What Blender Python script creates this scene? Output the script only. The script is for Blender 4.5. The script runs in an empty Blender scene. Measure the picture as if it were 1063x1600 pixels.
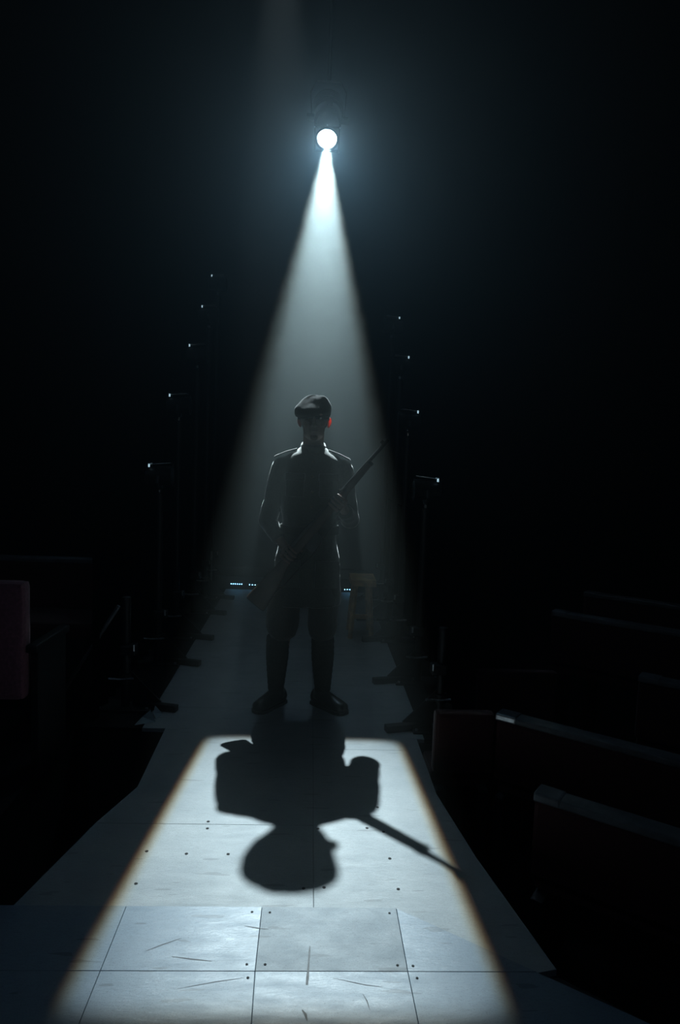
import bpy, bmesh, math, random
from mathutils import Vector, Matrix, Quaternion, noise
random.seed(7)
V = Vector
scene = bpy.context.scene
COL = scene.collection

# ------------------------------------------------------------------ camera
FPX, CAM_H = 1067.0, 1.5
cam_d = bpy.data.cameras.new('camera')
cam_d.sensor_fit = 'VERTICAL'; cam_d.sensor_height = 36.0; cam_d.sensor_width = 36.0
cam_d.lens = FPX / 1600.0 * 36.0
cam_d.clip_start = 0.05; cam_d.clip_end = 60
cam = bpy.data.objects.new('camera', cam_d); COL.objects.link(cam)
_p, _y, _r = math.atan(100 / FPX), math.atan(48 / FPX), 0.037
_f = V((math.sin(_y) * math.cos(_p), math.cos(_y) * math.cos(_p), -math.sin(_p)))
_rt = V((math.cos(_y), -math.sin(_y), 0)); _up = _rt.cross(_f)
_rt, _up = _rt * math.cos(_r) + _up * math.sin(_r), _up * math.cos(_r) - _rt * math.sin(_r)
_m = Matrix((_rt, _up, -_f)).transposed().to_4x4(); _m.translation = V((0, 0, CAM_H))
cam.matrix_world = _m
scene.camera = cam

# ------------------------------------------------------------------ world: a black box full of stage haze
HAZE_DENSITY, HAZE_G = 0.086, 0.74
w = bpy.data.worlds.new('world'); scene.world = w; w.use_nodes = True
w.cycles.volume_step_size = 3.0
wn = w.node_tree.nodes; wl = w.node_tree.links
wn['Background'].inputs[0].default_value = (0, 0, 0, 1)
vs = wn.new('ShaderNodeVolumeScatter')
vs.inputs['Color'].default_value = (0.82, 0.97, 1.0, 1)
# the warm haze has drifted upwards: thin at the floor, full strength around the lamps
_tc = wn.new('ShaderNodeTexCoord'); _sx = wn.new('ShaderNodeSeparateXYZ'); _mr = wn.new('ShaderNodeMapRange')
_mr.interpolation_type = 'SMOOTHSTEP'
wl.new(_tc.outputs['Object'], _sx.inputs[0]); wl.new(_sx.outputs['Z'], _mr.inputs['Value'])
_mr.inputs['From Min'].default_value = 0.2; _mr.inputs['From Max'].default_value = 3.2
_mr.inputs['To Min'].default_value = HAZE_DENSITY * 0.35; _mr.inputs['To Max'].default_value = HAZE_DENSITY
wl.new(_mr.outputs[0], vs.inputs['Density'])
vs.inputs['Anisotropy'].default_value = HAZE_G
wl.new(vs.outputs[0], wn['World Output'].inputs['Volume'])

# a black room needs few light bounces
cy = scene.cycles
cy.max_bounces = 3; cy.diffuse_bounces = 2; cy.glossy_bounces = 2; cy.transmission_bounces = 2; cy.volume_bounces = 0
cy.volume_max_steps = 12

# ------------------------------------------------------------------ exposure
vsn = scene.view_settings
vsn.view_transform = 'Standard'; vsn.look = 'None'; vsn.gamma = 1.0; vsn.use_curve_mapping = False
vsn.exposure = 0.0

# ------------------------------------------------------------------ the profile spot's light (shuttered beam)
LAMP = V((0.043, 5.812, 3.971)); AIM = V((-0.004, 2.62, 0.0))
AX = (AIM - LAMP).normalized(); AR = AX.cross(V((0, 0, 1))).normalized(); AU = AR.cross(AX)
SPOT_W, SPILL = 3080.0, 0.0034
def profile_light(name, loc, ax, ar, au, power, hw, hh, soft, spill, color, size=0.028, fringe=0.0011):
    ld = bpy.data.lights.new(name, 'SPOT'); ld.energy = power; ld.spot_size = math.radians(150); ld.spot_blend = 0.3
    ld.shadow_soft_size = size; ld.color = color
    ld.use_nodes = True
    nt = ld.node_tree; N = nt.nodes; K = nt.links
    em = N['Emission']
    geo = N.new('ShaderNodeNewGeometry')
    def vdot(vec):
        n = N.new('ShaderNodeVectorMath'); n.operation = 'DOT_PRODUCT'
        K.new(geo.outputs['Incoming'], n.inputs[0]); n.inputs[1].default_value = vec; return n.outputs['Value']
    def mth(op, a, b=None):
        n = N.new('ShaderNodeMath'); n.operation = op
        for i, q in enumerate((a, b)):
            if q is None: continue
            if isinstance(q, (int, float)): n.inputs[i].default_value = q
            else: K.new(q, n.inputs[i])
        return n.outputs[0]
    fz = vdot(ax); x = mth('DIVIDE', vdot(ar), fz); y = mth('DIVIDE', vdot(au), fz)
    axx, ayy = mth('ABSOLUTE', x), mth('ABSOLUTE', y)
    def edge(v, h, soft=soft):
        n = N.new('ShaderNodeMapRange'); n.interpolation_type = 'SMOOTHSTEP'
        K.new(v, n.inputs['Value']); n.inputs['From Min'].default_value = h + soft; n.inputs['From Max'].default_value = h - soft
        n.inputs['To Min'].default_value = 0; n.inputs['To Max'].default_value = 1
        return n.outputs[0]
    r2 = mth('ADD', mth('MULTIPLY', x, x), mth('MULTIPLY', y, y))
    sp = mth('DIVIDE', spill, mth('ADD', 1.0, mth('POWER', mth('MULTIPLY', r2, 1 / 0.55 ** 2), 2.0)))        # stray light leaking past the shutters
    rad = mth('SQRT', r2)
    iris = edge(rad, math.hypot(hw, hh) * 0.97, 0.012)                         # round field stop rubs off the corners
    peak = mth('SUBTRACT', 1.15, mth('MULTIPLY', r2, 0.45 / (hh * hh)))         # hot centre of the lamp field
    comb = N.new('ShaderNodeCombineColor')
    for i, d in enumerate((fringe, 0.0, -fringe)):                             # lens colour fringe at the shutter edge
        shut = mth('MULTIPLY', mth('MULTIPLY', edge(axx, hw + d), edge(ayy, hh + d * 0.4, soft * 2.0)), iris)
        ch = mth('ADD', mth('MULTIPLY', shut, peak), mth('MULTIPLY', sp, (0.55, 0.95, 1.35)[i]))   # stray light is bluer
        K.new(ch, comb.inputs[i])
    K.new(comb.outputs[0], em.inputs['Color']); em.inputs['Strength'].default_value = 1.0
    o = bpy.data.objects.new(name, ld); COL.objects.link(o)
    o.matrix_world = Matrix((ar, au, -ax)).transposed().to_4x4()
    o.matrix_world.translation = loc
    o.location = loc
    return o
profile_light('profile_beam', LAMP, AX, AR, AU, SPOT_W, 0.106, 0.131, 0.0032, SPILL, (0.72, 0.94, 1.0))
LAMP2 = V((-0.50, 7.3, 8.0)); AX2 = (V((-0.36, 8.3, 0)) - LAMP2).normalized()
AR2 = AX2.cross(V((0, 1, 0))).normalized(); AU2 = AR2.cross(AX2)
profile_light('high_beam', LAMP2, AX2, AR2, AU2, 1100.0, 0.10, 0.10, 0.04, 0.0, (0.75, 0.92, 1.0))

# added dim blue fill lamp, unseen behind the camera, to lift the seating
hl = bpy.data.lights.new('fill_lamp_glow', 'POINT'); hl.energy = 24.0; hl.color = (0.45, 0.70, 1.0); hl.shadow_soft_size = 0.10
hlo = bpy.data.objects.new('fill_lamp_glow', hl); COL.objects.link(hlo); hlo.location = (-1.6, -1.3, 4.6)

# ------------------------------------------------------------------ helpers
def mat(name, col, rough=0.6, metal=0.0, noise_s=0, noise_a=0.0, bump=0.0, bump_s=80, sheen=0.0, spec=0.5, emit=None, coat=0.0, nd=4):
    m = bpy.data.materials.new(name); m.use_nodes = True
    n = m.node_tree.nodes; l = m.node_tree.links; b = n['Principled BSDF']
    b.inputs['Base Color'].default_value = (*col, 1); b.inputs['Roughness'].default_value = rough
    b.inputs['Metallic'].default_value = metal; b.inputs['Specular IOR Level'].default_value = spec
    b.inputs['Sheen Weight'].default_value = sheen; b.inputs['Sheen Roughness'].default_value = 0.4
    b.inputs['Coat Weight'].default_value = coat
    tc = n.new('ShaderNodeTexCoord')
    if noise_s:
        t = n.new('ShaderNodeTexNoise'); t.inputs['Scale'].default_value = noise_s; t.inputs['Detail'].default_value = nd
        l.new(tc.outputs['Object'], t.inputs['Vector'])
        r = n.new('ShaderNodeValToRGB')
        r.color_ramp.elements[0].position = 0.3; r.color_ramp.elements[1].position = 0.72
        r.color_ramp.elements[0].color = (*[c * (1 - noise_a) for c in col], 1)
        r.color_ramp.elements[1].color = (*[min(1, c * (1 + noise_a)) for c in col], 1)
        l.new(t.outputs['Fac'], r.inputs['Fac']); l.new(r.outputs[0], b.inputs['Base Color'])
    if bump:
        t2 = n.new('ShaderNodeTexNoise'); t2.inputs['Scale'].default_value = bump_s; t2.inputs['Detail'].default_value = 3
        l.new(tc.outputs['Object'], t2.inputs['Vector'])
        bp = n.new('ShaderNodeBump'); bp.inputs['Strength'].default_value = bump; bp.inputs['Distance'].default_value = 0.004
        l.new(t2.outputs['Fac'], bp.inputs['Height']); l.new(bp.outputs[0], b.inputs['Normal'])
    if emit:
        b.inputs['Emission Color'].default_value = (*emit[0], 1); b.inputs['Emission Strength'].default_value = emit[1]
    return m

def floor_mat(name, base, dark, rough0, rough1, stretch, scuff, bump):
    m = bpy.data.materials.new(name); m.use_nodes = True
    n = m.node_tree.nodes; l = m.node_tree.links; b = n['Principled BSDF']
    tc = n.new('ShaderNodeTexCoord')
    def tex(scale, vec, detail=6, rough=0.6):
        mp = n.new('ShaderNodeMapping'); mp.inputs['Scale'].default_value = vec
        l.new(tc.outputs['Object'], mp.inputs['Vector'])
        t = n.new('ShaderNodeTexNoise'); t.inputs['Scale'].default_value = scale; t.inputs['Detail'].default_value = detail
        t.inputs['Roughness'].default_value = rough
        l.new(mp.outputs[0], t.inputs['Vector']); return t.outputs['Fac']
    def ramp(f, a, c, v0, v1):
        r = n.new('ShaderNodeMapRange'); r.inputs['From Min'].default_value = a; r.inputs['From Max'].default_value = c
        r.inputs['To Min'].default_value = v0; r.inputs['To Max'].default_value = v1; l.new(f, r.inputs['Value']); return r.outputs[0]
    def mix(f, c0, c1):
        x = n.new('ShaderNodeMix'); x.data_type = 'RGBA'; l.new(f, x.inputs['Factor'])
        for i, c in ((6, c0), (7, c1)):
            if isinstance(c, tuple): x.inputs[i].default_value = (*c, 1)
            else: l.new(c, x.inputs[i])
        return x.outputs[2]
    blotch = ramp(tex(3.2, (1, 1, 1), 5), 0.35, 0.68, 0, 1)
    grain = ramp(tex(34, stretch, 8, 0.75), 0.32, 0.68, 0, 1)
    fleck = ramp(tex(230, (1, 1, 1), 3, 0.8), 0.54, 0.68, 0, 0.7)
    c = mix(blotch, dark, base)
    c = mix(ramp(grain, 0, 1, 0, 0.62), c, tuple(v * 0.62 for v in base))
    c = mix(fleck, c, tuple(v * 0.30 for v in base))
    # long thin scuffs with shapes of their own
    sc = ramp(tex(5.5, (1, 6.5, 1), 2, 0.35), 0.688, 0.70, 0, scuff)
    c = mix(sc, c, tuple(v * 0.28 for v in base))
    l.new(c, b.inputs['Base Color'])
    l.new(ramp(tex(7, stretch, 5), 0.3, 0.7, rough0, rough1), b.inputs['Roughness'])
    b.inputs['Specular IOR Level'].default_value = 0.5
    bp = n.new('ShaderNodeBump'); bp.inputs['Strength'].default_value = bump; bp.inputs['Distance'].default_value = 0.002
    l.new(grain, bp.inputs['Height']); l.new(bp.outputs[0], b.inputs['Normal'])
    return m

M = dict(
    deck=floor_mat('worn grey deck paint', (0.37, 0.40, 0.42), (0.27, 0.305, 0.335), 0.38, 0.60, (1, 3.5, 1), 0.45, 0.35),
    apron=floor_mat('glossy blue grey paint', (0.235, 0.30, 0.37), (0.17, 0.23, 0.30), 0.28, 0.46, (1, 4.0, 1), 0.6, 0.2),
    inset=floor_mat('dull patched grey paint', (0.26, 0.305, 0.345), (0.18, 0.215, 0.25), 0.42, 0.6, (1, 2, 1), 0.5, 0.3),
    joint=mat('dark joint', (0.012, 0.012, 0.014), 0.9),
    black=mat('black stage paint', (0.005, 0.005, 0.006), 0.9, noise_s=9, noise_a=0.4, spec=0.2),
    drape=mat('black masking cloth', (0.0012, 0.0012, 0.0016), 1.0, noise_s=30, noise_a=0.3, spec=0.0),
    steel=mat('black painted steel', (0.010, 0.010, 0.011), 0.5, 0.0, noise_s=40, noise_a=0.4),
    worn=mat('worn bare steel', (0.55, 0.56, 0.58), 0.32, 0.9, noise_s=60, noise_a=0.3),
    wool=mat('dark olive wool', (0.040, 0.043, 0.034), 0.92, noise_s=120, noise_a=0.35, bump=0.35, bump_s=260, sheen=1.0, spec=0.25),
    capwool=mat('charcoal wool felt', (0.018, 0.019, 0.021), 0.9, noise_s=140, noise_a=0.3, bump=0.3, bump_s=300, sheen=0.2, spec=0.2),
    breech=mat('dark brown twill', (0.045, 0.042, 0.034), 0.92, noise_s=150, noise_a=0.3, bump=0.3, bump_s=300, sheen=0.2, spec=0.2),
    puttee=mat('dark khaki puttee cloth', (0.034, 0.032, 0.026), 0.95, noise_s=110, noise_a=0.35, bump=0.4, bump_s=240, spec=0.15),
    leather=mat('black leather', (0.012, 0.011, 0.010), 0.38, noise_s=60, noise_a=0.4, bump=0.15, bump_s=150),
    brass=mat('darkened brass', (0.10, 0.08, 0.045), 0.5, 0.6, noise_s=90, noise_a=0.2),
    gun=mat('blued gun steel', (0.03, 0.032, 0.036), 0.38, 0.8, noise_s=80, noise_a=0.3),
    walnut=mat('oiled walnut', (0.045, 0.023, 0.012), 0.5, noise_s=25, noise_a=0.45, nd=8),
    sling=mat('brown leather strap', (0.07, 0.04, 0.022), 0.6, noise_s=60, noise_a=0.3),
    hair=mat('dark hair', (0.012, 0.009, 0.007), 0.55, noise_s=200, noise_a=0.5),
    eye=mat('eye', (0.5, 0.5, 0.48), 0.15, noise_s=20, noise_a=0.05),
    pine=mat('orange brown pine', (0.78, 0.45, 0.20), 0.55, noise_s=14, noise_a=0.35, nd=8),
    red=mat('dark red plush', (0.050, 0.010, 0.010), 0.85, noise_s=60, noise_a=0.3, sheen=0.3),
    purple=mat('purple brown plush', (0.22, 0.08, 0.11), 0.85, noise_s=70, noise_a=0.35, sheen=0.4, bump=0.3, bump_s=180),
    ledge=mat('grey painted ledge', (0.12, 0.125, 0.135), 0.5, noise_s=16, noise_a=0.45),
    paper=mat('pale blue paper', (0.42, 0.52, 0.58), 0.7, noise_s=20, noise_a=0.1),
    led=mat('blue white diode', (0.2, 0.5, 0.9), 0.3, emit=((0.18, 0.58, 1.0), 14.0), noise_s=5, noise_a=0.1),
    pale=mat('pale glint paint', (0.78, 0.82, 0.84), 0.5, noise_s=50, noise_a=0.3),  # lantern flaps coloured pale to read as glints
    glint_glow=mat('added glint glow', (0.5, 0.6, 0.65), 0.4, emit=((0.55, 0.85, 1.0), 0.9), noise_s=8, noise_a=0.1),  # glow put into the material as a painted glint
    lens=mat('burning white lens', (0.9, 0.95, 1.0), 0.1, emit=((0.60, 0.86, 1.0), 38.0), noise_s=5, noise_a=0.05),
    glass=mat('unlit lamp glass', (0.05, 0.06, 0.07), 0.1, noise_s=8, noise_a=0.2),
)
# skin, and the thin skin of the ears that glows red when lit from behind
M['skin'] = mat('skin', (0.20, 0.115, 0.085), 0.5, noise_s=70, noise_a=0.12)
M['skin'].node_tree.nodes['Principled BSDF'].inputs['Subsurface Weight'].default_value = 0.04
M['skin'].node_tree.nodes['Principled BSDF'].inputs['Subsurface Radius'].default_value = (0.02, 0.006, 0.003)
def ear_material():
    m = mat('thin ear skin', (0.55, 0.30, 0.22), 0.5, noise_s=70, noise_a=0.12)
    n = m.node_tree.nodes; l = m.node_tree.links
    tr = n.new('ShaderNodeBsdfTranslucent'); tr.inputs['Color'].default_value = (0.42, 0.07, 0.035, 1)
    mx = n.new('ShaderNodeMixShader'); mx.inputs[0].default_value = 0.75
    l.new(n['Principled BSDF'].outputs[0], mx.inputs[1]); l.new(tr.outputs[0], mx.inputs[2])
    l.new(mx.outputs[0], n['Material Output'].inputs['Surface'])
    return m
M['ear'] = ear_material()

def obj(name, bm, m, parent=None, smooth=None):
    me = bpy.data.meshes.new(name)
    if isinstance(bm, bmesh.types.BMesh):
        bmesh.ops.recalc_face_normals(bm, faces=bm.faces); bm.to_mesh(me); bm.free()
    else: me = bm; me.name = name
    me.materials.clear(); me.materials.append(M[m])
    if smooth is not None:
        me.polygons.foreach_set('use_smooth', [True] * len(me.polygons))
        if smooth < 180: me.set_sharp_from_angle(angle=math.radians(smooth))
    o = bpy.data.objects.new(name, me); COL.objects.link(o)
    if parent is not None: o.parent = parent
    return o
def tag(o, label=None, cat=None, group=None, kind=None):
    if label: o['label'] = label
    if cat: o['category'] = cat
    if group: o['group'] = group
    if kind: o['kind'] = kind
    return o
def thing(name, loc, label=None, cat=None, group=None, rotz=0.0, kind=None):
    o = bpy.data.objects.new(name, None); COL.objects.link(o); o.location = loc; o.rotation_euler = (0, 0, rotz)
    o.empty_display_size = 0.1
    return tag(o, label, cat, group, kind)
def rebase(root, parts):
    """parts were modelled in world space: keep them there under the thing's base"""
    bpy.context.view_layer.update()
    inv = root.matrix_world.inverted()
    for p in parts: p.matrix_parent_inverse = inv
def dup(root, loc, label=None, rotz=None, mirror=False):
    r = root.copy(); COL.objects.link(r); r.location = loc
    if rotz is not None: r.rotation_euler = (0, 0, rotz)
    if label: r['label'] = label
    for ch in list(root.children):
        c = ch.copy(); COL.objects.link(c); c.parent = r
        for g in list(ch.children):
            d = g.copy(); COL.objects.link(d); d.parent = c
    return r

def box(bm, c, s, rot=None, bev=0.0):
    """box centred at c with full sizes s"""
    mx = Matrix.Translation(V(c)) @ (rot.to_4x4() if rot else Matrix.Identity(4)) @ Matrix.Diagonal((*s, 1))
    r = bmesh.ops.create_cube(bm, size=1.0, matrix=mx)
    if bev:
        es = list({e for v in r['verts'] for e in v.link_edges})
        bmesh.ops.bevel(bm, geom=es, offset=bev, segments=2, affect='EDGES', profile=0.6)
    return bm
def B(): return bmesh.new()
def frames(pts, ref=None):
    pts = [V(p) for p in pts]; out = []
    t0 = (pts[1] - pts[0]).normalized()
    ref = V(ref) if ref else (V((0, 1, 0)) if abs(t0.y) < 0.9 else V((1, 0, 0)))
    n = (ref - t0 * ref.dot(t0)).normalized(); pt = t0
    for i in range(len(pts)):
        a = pts[max(0, i - 1)]; c = pts[min(len(pts) - 1, i + 1)]
        t = (c - a).normalized()
        n = pt.rotation_difference(t) @ n; pt = t
        out.append((pts[i], n.copy(), t.cross(n)))
    return out
def tube(bm, pts, rad, seg=12, ref=None, closed=False):
    """swept tube; rad = number, list of numbers or list of (ra, rb) with ra along ref"""
    fr = frames(pts, ref); rings = []
    for i, (p, n, b) in enumerate(fr):
        r = rad[i] if isinstance(rad, (list, tuple)) else rad
        ra, rb = r if isinstance(r, (list, tuple)) else (r, r)
        rings.append([bm.verts.new(p + n * ra * math.cos(2 * math.pi * k / seg) + b * rb * math.sin(2 * math.pi * k / seg)) for k in range(seg)])
    for i in range(len(rings) - 1 + (1 if closed else 0)):
        A, C = rings[i], rings[(i + 1) % len(rings)]
        for k in range(seg): bm.faces.new((A[k], A[(k + 1) % seg], C[(k + 1) % seg], C[k]))
    if not closed: bm.faces.new(rings[0][::-1]); bm.faces.new(rings[-1])
    return bm
def ell(bm, c, r, rot=None, sub=3):
    mx = Matrix.Translation(V(c)) @ (rot.to_4x4() if rot else Matrix.Identity(4)) @ Matrix.Diagonal((*r, 1))
    bmesh.ops.create_icosphere(bm, subdivisions=sub, radius=1.0, matrix=mx); return bm
def loft(bm, rings, seg=32):
    """rings: (cx, cy, z, half width, half depth)"""
    R = []
    for cx, cy, z, a, b in rings:
        R.append([bm.verts.new((cx + a * math.cos(2 * math.pi * k / seg), cy + b * math.sin(2 * math.pi * k / seg), z)) for k in range(seg)])
    for A, C in zip(R, R[1:]):
        for k in range(seg): bm.faces.new((A[k], A[(k + 1) % seg], C[(k + 1) % seg], C[k]))
    bm.faces.new(R[0][::-1]); bm.faces.new(R[-1]); return bm
def prism(bm, poly, z0, z1):
    a = [bm.verts.new((x, y, z0)) for x, y in poly]; c = [bm.verts.new((x, y, z1)) for x, y in poly]
    n = len(poly)
    for k in range(n): bm.faces.new((a[k], a[(k + 1) % n], c[(k + 1) % n], c[k]))
    bm.faces.new(a[::-1]); bm.faces.new(c); return bm
def blend(bm, voxel, smooth=6, wrinkle=0.0, wscale=14.0, seed=0.0, factor=0.5):
    """melt overlapping solids into one continuous skin"""
    bmesh.ops.recalc_face_normals(bm, faces=bm.faces)
    me = bpy.data.meshes.new('tmp'); bm.to_mesh(me); bm.free()
    o = bpy.data.objects.new('tmp', me); COL.objects.link(o)
    r = o.modifiers.new('r', 'REMESH'); r.mode = 'VOXEL'; r.voxel_size = voxel
    if smooth:
        s = o.modifiers.new('s', 'SMOOTH'); s.iterations = smooth; s.factor = factor
    dg = bpy.context.evaluated_depsgraph_get()
    out = bpy.data.meshes.new_from_object(o.evaluated_get(dg), depsgraph=dg)
    bpy.data.objects.remove(o); bpy.data.meshes.remove(me)
    if wrinkle:
        nr = [v.normal.copy() for v in out.vertices]
        for v, nn in zip(out.vertices, nr):
            q = V((v.co.x * wscale * 1.2, v.co.y * wscale * 1.2, v.co.z * wscale * 0.8 + seed))
            v.co += nn * wrinkle * (noise.noise(q) + 0.5 * noise.noise(q * 2.1))
    return out

# ------------------------------------------------------------------ the setting
FLOOR_Z = -0.55
tag(obj('floor', box(B(), (0, 3.8, FLOOR_Z - 0.05), (9.0, 12.4, 0.1)), 'black'), kind='structure')
tag(obj('ceiling', box(B(), (0, 3.8, 9.05), (9.0, 12.4, 0.1)), 'drape'), kind='structure')
def pleated(name, a, b, z0, z1, amp=0.05, step=0.22):
    a, b = V((*a, 0)), V((*b, 0)); d = (b - a); L = d.length; d.normalize(); nrm = V((-d.y, d.x, 0)); n = int(L / step * 4)
    bm = B(); lo = []; hi = []; lo2 = []; hi2 = []
    for i in range(n + 1):
        p = a + d * (L * i / n) + nrm * amp * math.sin(i * math.pi / 2 + 0.4 * math.sin(i * 0.37))
        for lst, z, off in ((lo, z0, 0), (hi, z1, 0), (lo2, z0, 0.012), (hi2, z1, 0.012)):
            q = p + nrm * off; lst.append(bm.verts.new((q.x, q.y, z)))
    for i in range(n):
        bm.faces.new((lo[i], lo[i + 1], hi[i + 1], hi[i])); bm.faces.new((lo2[i], hi2[i], hi2[i + 1], lo2[i + 1]))
        bm.faces.new((hi[i], hi[i + 1], hi2[i + 1], hi2[i])); bm.faces.new((lo[i], lo2[i], lo2[i + 1], lo[i + 1]))
    bm.faces.new((lo[0], hi[0], hi2[0], lo2[0])); bm.faces.new((lo[n], lo2[n], hi2[n], hi[n]))
    return tag(obj(name, bm, 'drape', smooth=60), kind='structure')
def wall(n, c, sz): return tag(obj(n, box(B(), c, sz), 'drape'), kind='structure')
wall('wall_back', (0, 9.85, 4.2), (8.9, 0.1, 9.6))
wall('wall_left', (-4.45, 3.8, 4.2), (0.1, 12.2, 9.6))
wall('wall_right', (4.45, 3.8, 4.2), (0.1, 12.2, 9.6))
wall('wall_front', (0, -2.25, 4.2), (8.9, 0.1, 9.6))

# raised runway: a dark carcass and the painted sheets screwed onto it
carc = B()
prism(carc, [(-1.6, -1.0), (1.35, -1.0), (1.35, 1.36), (0.77, 1.84), (0.60, 2.86), (0.60, 3.42), (0.97, 3.42), (0.97, 7.6),
             (-1.17, 7.6), (-1.17, 3.5), (-0.72, 3.5), (-0.71, 2.88), (-0.81, 2.59), (-0.91, 2.10), (-1.6, 2.10)], FLOOR_Z, -0.022)
deck = tag(obj('stage_deck', carc, 'joint'), kind='structure')
G = 0.0007
def panel(name, poly, m, z=0.0, th=0.02):
    c = [sum(p[i] for p in poly) / len(poly) for i in (0, 1)]
    pl = [(x + (G if x < c[0] else -G), y + (G if y < c[1] else -G)) for x, y in poly]
    bm = prism(B(), pl, z - th, z)
    bmesh.ops.recalc_face_normals(bm, faces=bm.faces)
    top = [e for e in bm.edges if all(v.co.z > z - 1e-4 for v in e.verts)]
    bmesh.ops.bevel(bm, geom=top, offset=0.0008, segments=1, affect='EDGES')
    return obj(name, bm, m, deck)
SX = 0.056
sheets = [
    [(-0.91, 2.10), (SX, 2.10), (SX, 2.591), (-0.80, 2.591)],
    [(-0.80, 2.591), (SX, 2.591), (SX, 3.80), (-0.84, 3.80), (-0.84, 3.5), (-0.72, 3.5), (-0.71, 2.88)],
    [(-0.84, 3.80), (SX, 3.80), (SX, 5.02), (-0.84, 5.02)],
    [(-0.84, 5.02), (SX, 5.02), (SX, 6.24), (-0.84, 6.24)],
    [(-0.84, 6.24), (SX, 6.24), (SX, 7.6), (-0.84, 7.6)],
    [(SX, 2.10), (0.328, 2.10), (0.705, 1.825), (0.77, 1.84), (0.664, 2.39), (0.60, 2.86), (0.60, 3.285), (SX, 3.285)],
    [(SX, 3.285), (0.60, 3.285), (0.60, 3.42), (0.64, 3.42), (0.64, 4.50), (SX, 4.50)],
    [(SX, 4.50), (0.64, 4.50), (0.64, 5.72), (SX, 5.72)],
    [(SX, 5.72), (0.64, 5.72), (0.64, 7.6), (SX, 7.6)],
]
for s in sheets: panel('floor_panel', s, 'deck')
for s in ([(-1.17, 3.5), (-0.84, 3.5), (-0.84, 7.6), (-1.17, 7.6)], [(0.64, 3.42), (0.97, 3.42), (0.97, 7.6), (0.64, 7.6)]): panel('edge_panel', s, 'black')
A1, A2, A3, A4 = -1.6, -1.03, -0.548, -0.112
apron = [
    ([(A1, 1.825), (A2, 1.825), (A2, 2.10), (A1, 2.10)], 'apron'), ([(A2, 1.825), (A3, 1.825), (A3, 2.10), (A2, 2.10)], 'apron'),
    ([(A3, 1.825), (A4, 1.825), (A4, 2.10), (A3, 2.10)], 'apron'), ([(A4, 1.825), (0.327, 1.825), (0.327, 2.10), (A4, 2.10)], 'inset'),
    ([(0.327, 1.825), (0.705, 1.825), (0.327, 2.097)], 'apron'),
    ([(A1, 1.40), (A2, 1.40), (A2, 1.825), (A1, 1.825)], 'apron'), ([(A2, 1.40), (A3, 1.40), (A3, 1.825), (A2, 1.825)], 'apron'),
    ([(A3, 1.40), (A4 + .012, 1.40), (A4, 1.825), (A3, 1.825)], 'apron'),
    ([(A4 + .012, 1.40), (0.334, 1.40), (0.327, 1.825), (A4, 1.825)], 'apron'),
    ([(0.334, 1.40), (1.29, 1.40), (0.705, 1.825), (0.327, 1.825)], 'apron'),
    ([(A1, 0.2), (A3, 0.2), (A3, 1.40), (A1, 1.40)], 'apron'), ([(A3, 0.2), (0.334, 0.2), (0.334, 1.40), (A3, 1.40)], 'apron'),
    ([(0.334, 0.2), (1.35, 0.2), (1.35, 1.36), (1.29, 1.40), (0.334, 1.40)], 'apron'),
    ([(A1, -1.0), (A3, -1.0), (A3, 0.2), (A1, 0.2)], 'apron'), ([(A3, -1.0), (0.334, -1.0), (0.334, 0.2), (A3, 0.2)], 'apron'),
    ([(0.334, -1.0), (1.35, -1.0), (1.35, 0.2), (0.334, 0.2)], 'apron'),
]
for p, m in apron: panel('apron_panel', p, m, z=0.005, th=0.026)

# screw heads and scuffs on the sheets
def disc(bm, x, y, z, r, h=0.0012, seg=10):
    return tube(bm, [(x, y, z), (x, y, z + h)], r, seg)
for x, y in [(-0.362, 2.61), (-0.358, 2.561), (-0.257, 2.393), (-0.556, 2.406), (-0.548, 2.219), (0.075, 2.568), (0.333, 2.552), (0.338, 2.376),
             (0.092, 2.207), (0.347, 2.201), (-0.409, 2.393), (0.022, 2.201), (0.327, 2.736), (0.27, 2.577)]:
    bm = disc(B(), x, y, -0.0002, 0.0062); obj('screw_head', bm, 'joint', deck)
for x, y in [(-0.142, 2.074), (-0.085, 2.072), (-0.085, 1.850), (-0.138, 1.850), (0.302, 2.072), (0.345, 1.846), (0.300, 1.848), (0.350, 1.80), (-0.13, 1.80)]:
    bm = disc(B(), x, y, 0.0048, 0.0042); obj('screw_head', bm, 'joint', deck)
def scuff(pts, wds):
    bm = B(); L = []
    for i, ((x, y), wd) in enumerate(zip(pts, wds)):
        a = V(pts[max(0, i - 1)]); c = V(pts[min(len(pts) - 1, i + 1)]); t = (c - a).normalized(); n = V((-t.y, t.x))
        L.append((bm.verts.new((x + n.x * wd, y + n.y * wd, 0.0056)), bm.verts.new((x - n.x * wd, y - n.y * wd, 0.0056))))
    for p, q in zip(L, L[1:]): bm.faces.new((p[0], p[1], q[1], q[0]))
    return obj('scuff_mark', bm, 'scuff', deck)
M['scuff'] = mat('rubbed black scuff', (0.075, 0.08, 0.09), 0.6, noise_s=60, noise_a=0.5)
scuff([(0.0445, 1.925), (0.043, 1.90), (0.0405, 1.85), (0.038, 1.80), (0.036, 1.775)], [.001, .003, .0025, .004, .003])
scuff([(0.024, 1.69), (0.033, 1.675), (0.038, 1.655)], [.001, .004, .001])
scuff([(-0.16, 2.01), (-0.12, 2.0), (-0.085, 1.995)], [.0005, .002, .0005])
scuff([(-0.44, 1.90), (-0.40, 1.925), (-0.345, 1.955)], [.0004, .0016, .0004])
scuff([(-0.36, 1.88), (-0.30, 1.87), (-0.24, 1.862)], [.0005, .0022, .0005])
scuff([(0.11, 1.80), (0.20, 1.775), (0.25, 1.768)], [.0003, .0012, .0003])
scuff([(-0.32, 1.76), (-0.22, 1.785), (-0.14, 1.80)], [.0003, .0012, .0003])
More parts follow.
